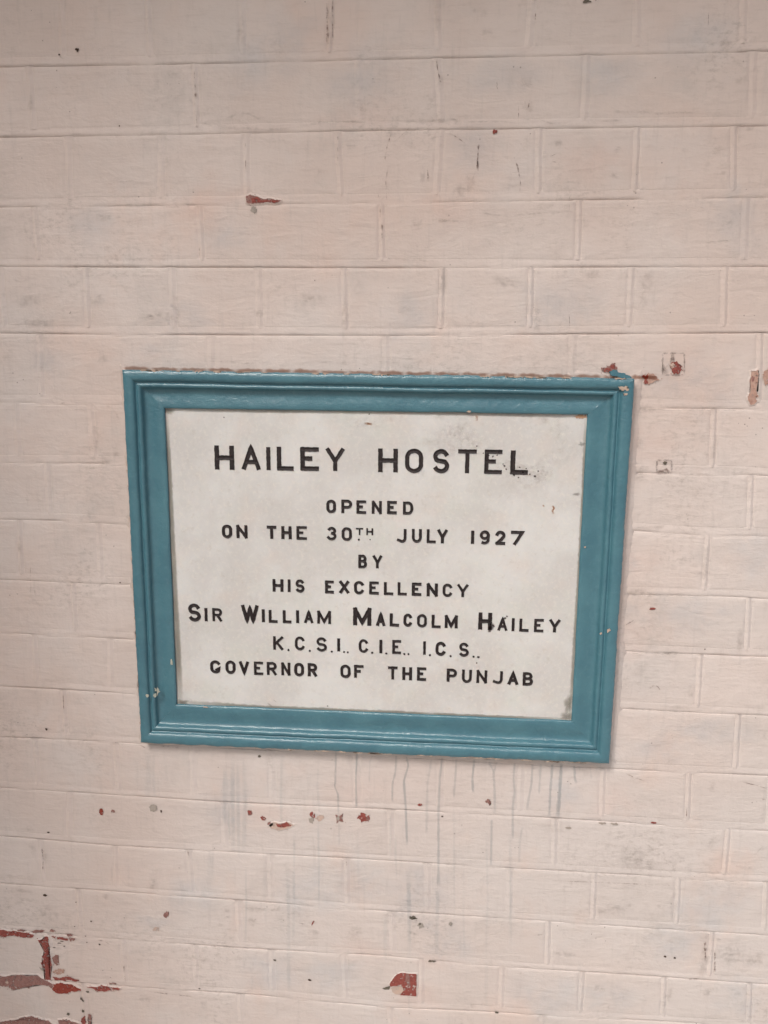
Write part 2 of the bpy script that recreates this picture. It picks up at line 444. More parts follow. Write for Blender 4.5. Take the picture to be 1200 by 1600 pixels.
# ------------------------------------------------------------------ marks on the paint
YM = -.0010
def blob_outline(cx, cz, rx, rz, seed, n=26, rough=.35):
    pts = []
    for k in range(n):
        a = 2 * math.pi * k / n
        r = 1 + rough * (nz(math.cos(a) * 1.6 + seed, math.sin(a) * 1.6, seed * 3.7) * 1.4 + nz(math.cos(a) * 5 + seed, math.sin(a) * 5, seed) * .9)
        r = max(r, .3)
        pts.append((cx + rx * r * math.cos(a), cz + rz * r * math.sin(a)))
    return pts
def jag(pts, step=.0013, amp=.0007, seed=0):
    out = []
    for (a, b), (c, d) in zip(pts, pts[1:] + pts[:1]):
        L = math.hypot(c - a, d - b); n = max(1, int(L / step))
        for k in range(n):
            t = k / n; x = a + (c - a) * t; z = b + (d - b) * t
            out.append((x + amp * 2 * nz(x * 420, z * 420, seed), z + amp * 2 * nz(z * 430, x * 430, seed + 9)))
    return out
def chip(pts, mat, y=YM, lip=True, parent=wall, name='chipped_spot', lipmat=None, lw=.0014):
    """bare patch with the broken edge of the paint film standing round it"""
    area = sum(a[0] * b[1] - b[0] * a[1] for a, b in zip(pts, pts[1:] + pts[:1]))
    if area < 0: pts = pts[::-1]
    bm = bmesh.new()
    vs = [bm.verts.new((x, y, z)) for x, z in pts]
    f = bm.faces.new(vs); bmesh.ops.triangulate(bm, faces=[f])
    if lip:                                   # crumbs that came away beside it
        rnd = random.Random(int(pts[0][0] * 1e5) ^ int(pts[0][1] * 1e5))
        for _ in range(min(14, 3 + len(pts) // 12)):
            bx, bz = rnd.choice(pts); r = rnd.uniform(.0003, .0009); bx += rnd.uniform(-.003, .003); bz += rnd.uniform(-.0025, .0025)
            bm.faces.new([bm.verts.new((bx + r * rnd.uniform(.5, 1.3) * math.cos(a_), y, bz + r * rnd.uniform(.5, 1.3) * math.sin(a_))) for a_ in (0, 1.1, 2.3, 3.3, 4.3, 5.4)])
    for f in bm.faces:
        f.normal_update()
        if f.normal.y > 0: f.normal_flip()
    o = obj(name, bm, mat, parent)
    if lip and abs(area) > 5e-4:
        bm = bmesh.new(); n = len(pts); R0 = []; R1 = []; R2 = []
        for k in range(n):
            p, q = pts[k - 1], pts[(k + 1) % n]
            tx, tz = q[0] - p[0], q[1] - p[1]; L = math.hypot(tx, tz) or 1
            nx, nz_ = tz / L, -tx / L
            x, z = pts[k]
            R0.append(bm.verts.new((x, y, z)))
            R1.append(bm.verts.new((x + nx * .0001, y - .00012, z + nz_ * .0001)))
            R2.append(bm.verts.new((x + nx * lw * 2, y + .0013, z + nz_ * lw * 2)))
        for A, B in ((R0, R1), (R1, R2)):
            for k in range(n):
                try: bm.faces.new((A[k], A[(k + 1) % n], B[(k + 1) % n], B[k]))
                except ValueError: pass
        bmesh.ops.recalc_face_normals(bm, faces=bm.faces)
        obj('paint_edge', bm, lipmat or M_MORTAR, o)
    return o
MM = .00083
def blob(px, py, rx, ry, mat, seed=None, rough=.35, y=YM, lip=True, plane=0.0, **kw):
    cx, cz = at(px, py, plane)
    s = seed if seed is not None else px * .37 + py * .11
    o_ = blob_outline(cx, cz, rx * MM, ry * MM, s, rough=rough)
    if rx + ry > 7: o_ = jag(o_, .0008, .0009, s)
    return chip(o_, mat, y, lip and rx + ry > 11, **kw)
def poly(pts, mat, y=YM, lip=True, amp=.0007, **kw):
    P = [at(*p) for p in pts]
    P = [(x + amp * 2.4 * nz(x * 120, z * 120, 3), z + amp * 2.4 * nz(x * 120, z * 120, 8)) for x, z in jag(P, step=.0012, amp=amp * 1.2, seed=pts[0][0])]
    return chip(P, mat, y, lip, **kw)

# red brick showing
poly([(384,307),(392,304),(402,307),(412,311),(425,311),(439,313),(432,317),(410,317),(398,319),(386,318)], M_RED_DUST, amp=.0004)
poly([(393,309),(402,308),(409,313),(426,313),(437,313),(430,316),(408,316),(395,317)], M_RED, y=YM-.0003, lip=False, amp=.0004)
blob(397,328,4,5,M_UNDER_GREY)
blob(773,206,3.5,3,M_RED)
blob(952,576,10,5,M_RED_DUST,rough=.6); blob(949,578,5,3,M_RED,y=YM-.0003,lip=False)
blob(957,573,3,3,M_RED,y=YM-.0003,lip=False)
blob(1017,591,9,8,M_UNDER_BROWN); blob(1008,587,4,4,M_RED_BRIGHT,y=YM-.0003,lip=False); blob(1009,597,3,3,M_RED,y=YM-.0003,lip=False)
blob(1056,575,8,8.5,M_RED); blob(1050,571,3,4,M_UNDER,y=YM-.0004,lip=False)
poly([(1172,580),(1182,577),(1186,585),(1183,600),(1182,618),(1180,630),(1172,631),(1168,622),(1173,610),(1170,595)], M_UNDER_BROWN, amp=.0009)
poly([(1191,580),(1203,577),(1204,600),(1196,602),(1192,590)], M_UNDER_BROWN, amp=.0008)
blob(1176,592,2,4,M_RED_DUST,y=YM-.0003,lip=False)
blob(158.5,1268,3.6,6,M_RED_BRIGHT,rough=.25); blob(177,1267,3,3.4,M_RED_DUST,lip=False)
blob(240,1262,7,7,M_UNDER_GREY,rough=.2,lip=False)
blob(390.5,1270,4,5.5,M_RED_DUST); blob(390,1268,3,3,M_RED,y=YM-.0003,lip=False)
blob(411,1278,4,4,M_RED); blob(423,1287,4.5,4,M_RED_DUST)
poly([(421,1288),(430,1284),(440,1286),(452,1284),(459,1289),(450,1294),(436,1297),(425,1294)], M_UNDER, amp=.0005)
poly([(432,1286),(440,1287),(448,1284),(456,1289),(446,1292),(435,1291)], M_RED, y=YM-.0003, lip=False, amp=.0006)
blob(488,1272,4,4.5,M_RED); blob(487,1281,4,6,M_UNDER_GREY); blob(500,1277,7,6,M_UNDER)
poly([(524,1272),(530,1275),(536,1271),(535,1278),(537,1284),(530,1282),(526,1286),(526,1278)], M_RED_DUST, amp=.0004)
blob(528,1279,3,5,M_UNDER_GREY,y=YM-.0003,lip=False)
blob(568,1277,9.5,7.5,M_RED,rough=.45); blob(575,1279,3.4,5,M_RED_DUST,y=YM-.0003,lip=False)
blob(656,1257,4.5,2,M_RED); blob(763,1252,5,4,M_RED_DUST,rough=.6); blob(691,1275,1.8,1.3,M_DARK,lip=False)
blob(1021,1285,4.5,1.8,M_RED,rough=.2)
blob(941,1286,7,2.2,M_UNDER_GREY,rough=.15); blob(960,1287,6,2.2,M_UNDER_GREY,rough=.15); blob(888,1293,5,2,M_UNDER_GREY,rough=.2)
blob(71,1398,3.6,2.4,M_DARK,rough=.5); blob(76,1300,2.2,1.6,M_DARK,lip=False); blob(252,1267,1.4,2.4,M_DARK,lip=False)
blob(260,1428,4.8,6,M_RED_DUST,rough=.4); blob(244,1451,5,4,M_UNDER)
poly([(487,1443),(489,1439),(492,1438),(489,1443),(487,1446)], M_RED, lip=False, amp=.0001)
blob(645,1433,6,3.4,M_DARKGREY,rough=.55); blob(657,1445,4.5,6,M_UNDER_GREY,rough=.5); blob(656,1443,2,2,M_DARKGREY,y=YM-.0003,lip=False)
blob(704,1443,3,4,M_UNDER_GREY); blob(675,1501,7,2.2,M_DARKGREY,rough=.3); blob(776,1581,3,2.4,M_DARKGREY)
blob(484,1530.5,2.6,1.8,M_DARK,lip=False); blob(429.5,1499.5,2.4,1.8,M_DARKGREY); blob(312,1544,2,1,M_DARK,lip=False)
blob(1039,1494,2,2,M_DARK,lip=False); blob(1054,1496,1.7,1.7,M_DARK,lip=False); blob(443,1437,.6,.6,M_DARK,lip=False)
blob(121,78,2.4,2.4,M_DARK,rough=.4); blob(93,86,1.5,1.2,M_DARK,lip=False); blob(187,197,1,1,M_DARK,lip=False)
blob(1019,951,4.6,1.8,M_RED,rough=.5); blob(1101,1014,1,1,M_DARK,lip=False); blob(916,3,5,2.2,M_DARKGREY,lip=False)
blob(73,1139,1.9,1.9,M_DARK,lip=False); blob(188,910,1.2,1.2,M_DARK,lip=False)
blob(406,1181,3.2,2.2,M_DARKGREY,rough=.5)
# the big bare patch low in the middle, its corner knocked in
poly([(609,1537),(613,1529),(620,1522),(630,1519),(641,1521),(651,1521),(651,1535),(650,1556),(640,1555),(625,1554),(630,1545),(628,1540),(618,1540),(610,1541)], M_RED, amp=.0004)
poly([(611,1541),(619,1541),(629,1540),(631,1546),(625,1553),(618,1552),(613,1549)], M_UNDER, y=YM-.0005, amp=.0003)
poly([(634,1521),(639,1520),(641,1538),(638,1540),(634,1533)], M_RED_DUST, y=YM-.0003, lip=False, amp=.0004)
poly([(597,1544),(603,1542),(610,1539),(608,1545),(602,1546)], M_DARKGREY, y=YM, lip=False, amp=.0003)
# flaking along the joints in the lower left corner
poly([(-12,1450),(8,1453),(26,1455),(40,1457),(54,1460),(52,1464),(36,1464),(22,1461),(8,1463),(-12,1464)], M_RED)
poly([(27,1452),(34,1451),(43,1453),(36,1455),(28,1454)], M_RED_DUST)
poly([(50,1455),(58,1452),(70,1453),(66,1456),(54,1457)], M_RED_DUST)
blob(83,1454,5,2.6,M_RED_DUST)
poly([(80,1463),(92,1463),(104,1465),(107,1469),(98,1468),(86,1466)], M_RED)
poly([(104,1458),(115,1459),(113,1463),(105,1462)], M_RED_DUST); poly([(109,1466),(118,1465),(117,1470),(110,1470)], M_RED_DUST)
poly([(59,1469),(69,1467),(71,1462),(76,1463),(77,1478),(79,1492),(81,1505),(80,1520),(79,1529),(71,1530),(71,1515),(65,1505),(66,1494),(70,1487),(67,1478),(64,1473)], M_RED, lw=.0010, y=YM-.0003)
poly([(82,1495),(90,1492),(92,1500),(94,1507),(88,1508),(83,1502)], M_RED_DUST, amp=.001)
poly([(84,1516),(92,1512),(101,1515),(101,1520),(93,1522),(84,1520)], M_UNDER_BROWN, amp=.001)
poly([(62,1511),(67,1513),(68,1517),(64,1515)], M_UNDER_GREY)
poly([(-12,1523),(10,1525),(24,1522),(40,1525),(58,1523),(71,1530),(83,1537),(82,1543),(70,1539),(58,1539),(46,1542),(34,1543),(22,1545),(10,1541),(-12,1538)], M_RED_DUST, amp=.0009)
blob(12,1534,3,3,M_UNDER,y=YM-.0004,lip=False)
poly([(83,1525),(92,1527),(104,1525),(114,1528),(124,1530),(124,1533),(110,1531),(96,1531),(86,1531)], M_RED)
poly([(84,1537),(98,1535),(115,1538),(121,1543),(127,1545),(127,1548),(112,1549),(104,1551),(94,1552),(85,1550),(82,1544)], M_RED_BRIGHT)
poly([(136,1540),(150,1541),(160,1539),(172,1541),(180,1543),(189,1543),(186,1547),(178,1546),(168,1548),(152,1549),(148,1545),(138,1542)], M_RED)
blob(177,1536,8,1.4,M_RED_DUST); blob(137,1549,3,2,M_DARKGREY)
poly([(-12,1598),(12,1594),(30,1592),(40,1587),(54,1588),(62,1592),(76,1594),(86,1601),(84,1612),(-12,1612)], M_RED_DUST, amp=.0009)
poly([(92,1594),(104,1592),(116,1596),(125,1599),(124,1606),(94,1606)], M_RED_DUST, amp=.0008)
poly([(128,1590),(133,1586),(134,1606),(127,1606)], M_RED); poly([(138,1584),(143,1585),(143,1606),(138,1606)], M_RED_DUST)
poly([(125,1557),(129,1560),(131,1565),(127,1563)], M_DARKGREY); blob(130,1579,2.4,2.6,M_DARKGREY); blob(107,1584,3,2.6,M_DARKGREY)
for x, y, rx, ry in ((97,1470,3,1),(101,1478,1.6,1),(85,1480,2.4,.9),(93,1473,4,.7),(156,1475,1.6,1.6),(136,1472,1,1),(134,1462,1,1),(143,1439,1.4,1.2),(119,1409,1,1),(117,1447,1,1)):
    blob(x, y, rx, ry, M_DARK, lip=False, rough=.6)

# frame paint lapped over the wall at the corner
poly([(950,580),(957,577),(966,582),(976,583),(985,588),(989,594),(980,593),(965,590),(955,588)], M_TEAL, y=YM-.0006, lip=False, amp=.0008, name='paint_smear')
# soft strokes: drips, streaks, cracks, smudges
def stroke(pts, wd, mat, name, plane=0.0, y=YM - .0002, taper=(1, 1), wob=.25, parent=wall, a=1.0, pixel=True, step=.0035):
    P = [at(p[0], p[1], plane) for p in pts] if pixel else list(pts)
    Q = []
    for (x, z), (x2, z2) in zip(P, P[1:]):
        n = max(2, int(math.hypot(x2 - x, z2 - z) / step))
        for k in range(n): t = k / n; Q.append((x + (x2 - x) * t, z + (z2 - z) * t))
    Q.append(P[-1])
    bm = bmesh.new(); lay = bm.verts.layers.float.new('a'); rows = []
    for k, (x, z) in enumerate(Q):
        p, q = Q[max(0, k - 1)], Q[min(len(Q) - 1, k + 1)]
        tx, tz = q[0] - p[0], q[1] - p[1]; L = math.hypot(tx, tz) or 1
        nx, nz_ = -tz / L, tx / L
        t = k / (len(Q) - 1)
        ww = wd * MM / 2 * (taper[0] + (taper[1] - taper[0]) * t) * (1 + wob * 1.6 * nz(x * 190, z * 190, wd))
        e = min(1, 6 * t + .15, 6 * (1 - t) + .15) if mat is not M_DRIP else min(1, 12 * (1 - t) + .2)
        r = []
        for s, al in ((-1, 0), (-.55, .85), (0, 1), (.55, .85), (1, 0)):
            v = bm.verts.new((x + nx * ww * s * 1.5, y, z + nz_ * ww * s * 1.5)); v[lay] = al * e * a; r.append(v)
        rows.append(r)
    for A, B in zip(rows, rows[1:]):
        for k in range(4):
            f = bm.faces.new((A[k], A[k + 1], B[k + 1], B[k]))
            f.normal_update()
            if f.normal.y > 0: f.normal_flip()
    return obj(name, bm, mat, parent)
def patch(px, py, rx, ry, mat, name='smudge', y=YM - .0001, a=1.0, plane=0.0, parent=wall, n=28):
    cx, cz = at(px, py, plane)
    bm = bmesh.new(); lay = bm.verts.layers.float.new('a')
    c = bm.verts.new((cx, y, cz)); c[lay] = a
    prev = None; rings = []
    for rr, al in ((.45, .8), (.75, .4), (1, 0)):
        ring = []
        for (x, z) in blob_outline(cx, cz, rx * MM * rr, ry * MM * rr, px * .13 + py * .07, n, .4):
            v = bm.verts.new((x, y, z)); v[lay] = al * a; ring.append(v)
        rings.append(ring)
    for k in range(n): bm.faces.new((c, rings[0][k], rings[0][(k + 1) % n]))
    for A, B in zip(rings, rings[1:]):
        for k in range(n): bm.faces.new((A[k], A[(k + 1) % n], B[(k + 1) % n], B[k]))
    for f in bm.faces:
        f.normal_update()
        if f.normal.y > 0: f.normal_flip()
    return obj(name, bm, mat, parent)

for pts, wd, a in (
    ([(525,1174),(524,1220),(523,1228),(528,1240),(529,1272)],2.6,.8), ([(530,1285),(530,1320)],3,.35),
    ([(558,1175),(556,1215),(557,1262)],2.6,.95), ([(582,1180),(578,1190),(577,1222)],2.2,.4),
    ([(619,1180),(618,1205),(613,1225),(613,1252)],2.8,.8), ([(635,1182),(638,1196),(631,1220),(634,1262),(636,1320)],3.2,.95),
    ([(674,1186),(668,1225),(667,1265),(666,1303)],3.2,.45), ([(691,1184),(687,1215),(685,1270),(685,1385)],3.4,.8),
    ([(713,1186),(711,1220),(709,1246)],3,.6), ([(741,1186),(738,1215),(739,1238)],3.2,.9),
    ([(764,1190),(771,1205),(773,1240),(773,1270)],3.4,.6), ([(776,1190),(771,1210)],2,.5), ([(768,1280),(767,1352)],3,.7),
    ([(804,1192),(802,1215),(804,1235),(801,1260),(801,1310)],3,.7), ([(832,1193),(830,1225),(825,1252),(823,1265)],3,.65),
    ([(816,1292),(812,1315),(811,1348)],3,.4), ([(845,1193),(842,1240)],2.6,.6), ([(863,1194),(860,1230),(858,1275)],3.6,.8),
    ([(877,1194),(874,1240),(871,1277)],4.4,1.0), ([(897,1196),(898,1215),(900,1223)],3.4,.85), ([(922,1198),(924,1218)],2.4,.4),
    ([(905,1197),(906,1204)],2.4,.5)):
    stroke(pts, wd, M_DRIP, 'paint_drip', a=a, taper=(.9, 1.1), wob=.3)
for x, y0, y1, wd, a in ((352,1195,1290,7,.8),(358,1250,1310,4,.9),(364,1180,1330,6,1),(372,1185,1340,5,.8),(382,1180,1335,7,.7),(441,1175,1290,4,.7),
    (460,1300,1420,3,.7),(497,1280,1418,3,1),(498,1180,1275,3,.6),(450,1352,1560,5,.8),(459,1355,1470,4,.6),(638,1360,1500,6,1),(638,1500,1590,4,.5),
    (684,1388,1492,5,.9),(709,1250,1440,3,.6),(725,1345,1500,3,.5),(760,1300,1500,3,.5),(797,1300,1480,4,.8),(610,1270,1350,3,.7),(619,1300,1375,3,.8),
    (384,1350,1475,3,.9),(415,1340,1450,4,.5),(232,1175,1245,8,.7),(240,1175,1245,4,.7),(318,1380,1400,8,.5),(560,1285,1420,3,.3),(290,1310,1330,4,.4),
    (905,1500,1590,5,.4),(760,1500,1575,5,.5),(602,1430,1500,5,.6),(330,1330,1390,10,.5)):
    stroke([(x, y0), (x + random.uniform(-2, 2), (y0 + y1) / 2), (x + random.uniform(-2, 2), y1)], wd, M_STREAK, 'rain_streak', a=a)
for pts, wd in (
    ([(304,112),(304,124)],1.6),([(305,132),(306,142)],1.8),([(306,144),(306,156)],2.4),([(307,175),(308,200)],1.2),
    ([(384,224),(384,233)],1.3),([(384,250),(384,268)],1.8),([(528,213),(528,219)],2.2),([(528,230),(528,238)],1.3),([(528,244),(528,252)],1.6),
    ([(520,0),(520,60)],1.6),([(511,5),(512,70)],3),([(597,350),(597,362)],2.4),([(597,364),(597,373)],3),([(594,325),(594,345)],1.4),
    ([(312,386),(312,400)],1.4),([(606,262),(603,285),(604,312)],2.0),([(612,208),(606,225),(600,255)],2.2),([(590,300),(592,312)],1.4),
    ([(803,245),(809,262),(813,285),(812,303)],2.0),([(810,165),(810,195)],1.8),([(828,152),(825,172)],1.6),([(837,20),(836,32)],2.6),
    ([(668,262),(669,284)],2.2),([(748,225),(745,265)],2.4),([(746,250),(747,268)],2.6),([(858,245),(871,240)],1.8),([(862,252),(874,256)],1.2),
    ([(776,128),(777,140)],2),([(682,95),(684,110),(689,130)],1.6),([(702,208),(716,216),(726,224)],2.4),([(640,200),(625,214),(616,222)],1.4),
    ([(968,984),(978,976),(982,973),(990,969)],1.8),([(1012,1078),(1018,1072),(1024,1070)],2),([(1024,1070),(1029,1074),(1032,1079)],1.6),
    ([(1106,40),(1107,20)],1.2),([(1073,1263),(1072,1276)],1.8),([(66,1325),(68,1342)],2.6),([(68,1345),(67,1362)],1.6),([(194,1508),(194,1520)],2),([(195,1524),(196,1531)],1.4),
    ([(294,1329),(295,1337)],1.6),([(541,1344),(542,1352)],2),([(153,1468),(163,1470),(171,1474)],1.4),([(225,1467),(232,1470)],.9),
    ([(832,1461),(849,1459)],1.2),([(860,1375),(1060,1383)],1.1),([(1066,1530),(1092,1528)],1.4),([(467,1442),(478,1443)],.9),
    ([(175,1159),(186,1160)],1.6),([(152,1159),(155,1159)],1.4),([(218,1163),(232,1170),(238,1168)],1.6),([(250,1165),(283,1168)],1.2),
    ([(55,922),(56,930)],1.4),([(48,885),(49,930)],1),([(99,1085),(100,1108)],1.4),([(94,630),(102,630)],2),
    ([(181,1220),(182,1224)],1.4),([(228,550),(240,548)],1),([(890,300),(889,330)],.9),([(889,486),(890,512)],1),
    ([(978,1208),(990,1214),(1008,1220)],1.6),([(1155,1220),(1180,1226),(1200,1232)],1.6),([(1190,1248),(1196,1249)],2),
    ([(230,1548),(262,1552),(300,1556)],1.6),([(1117,1485),(1116,1520)],3.6),([(1101,1470),(1102,1500)],3)):
    stroke(pts, wd * .85, M_CRACK, 'crack', taper=(.8, .7), wob=.9, a=.9, step=.002)
# wrinkles in the paint film
for pts, wd in (
    ([(353,186),(370,178),(388,178),(404,185),(415,186)],3),([(330,201),(370,200),(420,203),(470,199)],3),([(470,198),(500,192),(530,191),(570,191),(600,190)],3),
    ([(660,193),(680,188),(710,187),(722,192)],3),([(730,191),(780,190),(815,193)],2.4),([(815,187),(840,186),(860,193),(885,193)],2.6),
    ([(950,174),(1000,175),(1030,178),(1060,176),(1090,177)],3),([(935,190),(975,188)],2.2),([(885,284),(898,285),(908,288)],2.4),([(905,303),(925,301),(940,299)],3),
    ([(176,288),(190,284),(210,282)],2.4),([(0,205),(42,206)],2),([(748,330),(770,336),(800,337),(820,335),(860,332)],2.4),([(604,405),(640,406),(672,408)],2.4),
    ([(425,222),(438,219),(450,219)],2),([(540,228),(560,228)],2),([(680,344),(722,346)],2.4),([(640,353),(645,357)],2.4),([(165,633),(176,638),(183,647),(185,657)],3),
    ([(140,466),(160,462)],2.4),([(215,498),(250,492)],2),([(20,436),(34,441),(50,434)],1.8),([(640,404),(680,408)],1.6),([(585,594),(625,596)],1.6),
    ([(1100,380),(1130,376),(1140,376)],1.4),([(40,903),(110,900)],1.4),([(1060,742),(1110,740)],2),([(1120,738),(1165,738)],3),([(992,824),(1038,823)],4),
    ([(975,928),(1090,931)],3.4),([(980,1020),(1060,1020)],2.6),([(980,1107),(1090,1112)],2.6),([(590,565),(625,566)],1.4),([(312,565),(360,564),(380,568),(400,566)],1.6),
    ([(0,640),(170,640)],1.0),([(1000,640),(1170,641)],1.4),([(130,698),(185,700)],1.0),([(500,566),(520,565)],1.6),([(310,190),(330,196)],1.2),
    ([(1178,1335),(1190,1323),(1200,1322)],2),([(600,1497),(630,1503),(650,1503)],2.2),([(602,1490),(635,1492)],1.4)):
    stroke(pts, wd, M_SMUDGE, 'paint_wrinkle', taper=(.8, .8), wob=.6, a=.8)
for args in ((820,128,12,10),(825,168,9,9),(836,70,6,5),(744,14,9,7),(757,22,7,6),(760,50,12,5),(688,125,6,10),(715,190,8,8),(617,195,12,12),(612,208,8,7),
    (720,300,16,12),(735,285,9,14),(660,270,5,14),(1160,126,12,6),(1172,200,7,4),(1158,197,10,3),(1186,309,9,4),(1135,70,9,7),(376,45,7,26),(684,20,6,34),(516,35,9,32),
    (10,214,13,3),(120,211,12,4),(185,213,6,2.4),(210,320,30,2.2),(296,319,12,2.4),(73,322,5,3),(243,726,7,6),(690,345,22,3.4),(652,348,10,8),(165,340,14,8),(910,350,9,9),
    (49,160,5,14),(1051,560,4,7),(1037,580,8,8),(953,585,6,4),(52,1325,8,16),(70,1335,6,20),(48,1296,9,8),(30,1390,26,5),(75,1425,20,18),(880,1490,22,10),
    (990,1340,40,26),(965,1420,18,12),(940,1424,12,6),(983,1414,5,5),(1029,1416,5,4),(1100,1500,10,40),(1140,1490,34,24),(1180,1500,20,16),(1052,1415,7,30),
    (1110,90,10,5),(1113,1318,7,16),(355,1480,30,4),(400,1420,24,6),(395,1440,12,12),(430,1418,10,8),(490,1455,10,6),(355,1422,7,5),(358,1432,7,3),(555,1455,14,16),
    (1048,1470,6,4),(1102,1464,7,4),(1122,1467,5,3),(1010,1472,7,4),(980,1460,10,2),(1165,1355,18,4),(938,1280,10,3),(1113,1230,6,12),(165,1400,8,6),(1040,1020,30,4),
    (1000,740,12,18),(1115,700,7,20),(995,925,26,8),(1102,890,6,26),(1080,1080,6,14),(1155,1000,6,24),(1000,690,8,12),(1010,640,14,8),(1060,1105,26,4),(968,606,16,9),
    (60,720,12,5),(25,765,3,3),(30,850,8,16),(150,680,7,16),(165,720,8,14),(182,710,8,10),(160,560,8,12),(45,470,30,12),(60,505,34,8),(250,495,30,10),(150,470,14,7),
    (275,490,8,30),(405,490,7,12),(490,465,24,14),(540,490,6,26),(838,500,8,26),(790,440,22,12),(1010,440,12,18),(1005,470,6,14),(925,430,16,10),(692,440,8,20),(537,560,10,12),
    (228,1560,14,8),(936,1543,12,9),(1008,1560,7,7),(1045,1555,8,16),(1105,1550,9,10),(949,1580,4,12),(1038,1565,4,30),(815,1520,8,6),(740,1570,14,5),(240,1380,10,16),
    (240,300,6,3),(500,270,5,5),(1070,235,5,4),(1130,271,4,4),(872,225,8,7),(965,235,7,6),(960,275,7,4),(165,1590,4,5),(318,1570,4,12)):
    patch(*args, M_SMUDGE, a=.75)
for args in ((790,120,60,40),(745,230,60,40),(1090,60,60,40),(560,120,60,50),(450,50,60,34),(140,350,50,30),(640,500,50,50),(1150,330,50,60),(870,480,70,50),(290,500,50,26),
    (75,560,30,22),(230,545,22,10),(980,880,22,26),(985,960,14,18),(1080,960,80,40),(1180,870,40,50),(1060,580,70,40),(1100,620,60,40),(480,1400,70,60),(650,1400,70,70),
    (560,1380,60,50),(520,1520,60,40),(420,1520,60,50),(850,1560,80,50),(1100,1420,70,50),(1050,1470,60,40),(1150,1560,60,50),(1030,1170,50,30),(1100,1140,70,30),(880,1240,30,30),
    (300,1400,60,40),(350,1260,50,60),(700,1480,50,60),(950,1560,50,40),(240,1440,40,20),(400,100,70,40),(950,120,60,40),(340,370,40,24)):
    patch(*args, M_BLUE, a=.8)
for args in ((650,1560,60,46),(690,1500,60,30),(1000,880,30,30),(985,1000,40,40),(960,1260,70,40),(560,1480,70,30),(410,1270,60,30),(700,330,60,30),(930,250,60,30),(1010,700,60,40),
    (560,180,60,30),(330,320,80,40),(180,1540,20,20),(560,1240,90,30)):
    patch(*args, M_PINK, a=.8)
# two painted-over square fixings
def square(x0, y0, x1, y1, w_=1.8):
    for p in ([(x0,y0),(x1,y0)],[(x1,y0),(x1,y1)],[(x1,y1),(x0,y1)],[(x0,y1),(x0,y0)]):
        stroke(p, w_, M_GRIME, 'scratched_outline', a=.8, wob=.7, step=.002)
square(1035,552,1069,586,1.8); square(1026,719,1049,739,2.2)
stroke([(1026,737),(1034,736),(1041,733),(1046,738)], 3, M_CRACK, 'crack', a=.9)
blob(1038.5,723,3,2.6,M_DARKGREY,lip=False); patch(1051,560,4,9,M_GRIME,a=1); patch(1038,578,5,10,M_GRIME,a=.9)
patch(963,590,16,8,M_GRIME,a=.9); patch(985,612,5,14,M_GRIME,a=.7)

# ------------------------------------------------------------------ the plaque
YO, YI, YS = -.0170, -.0075, -.0045           # frame front, frame inner edge, marble face
TL, TR_, BR, BL = at(189.5,577.5,YO), at(992.5,591.5,YO), at(953,1195,YO), at(219,1162,YO)
iTL, iTR, iBR, iBL = at(257,638,YI), at(918,648,YI), at(893,1127,YI), at(276,1101,YI)
plaque = empty('memorial_plaque', (0, 0, iBL[1] - .05), 'white marble plaque with black lettering in a glossy teal moulded frame', 'plaque')
PO = plaque.location.copy()
def pobj(*a, **k):
    o = obj(*a, **k)
    if o.parent is plaque: o.matrix_parent_inverse = Matrix.Translation(-PO)
    return o
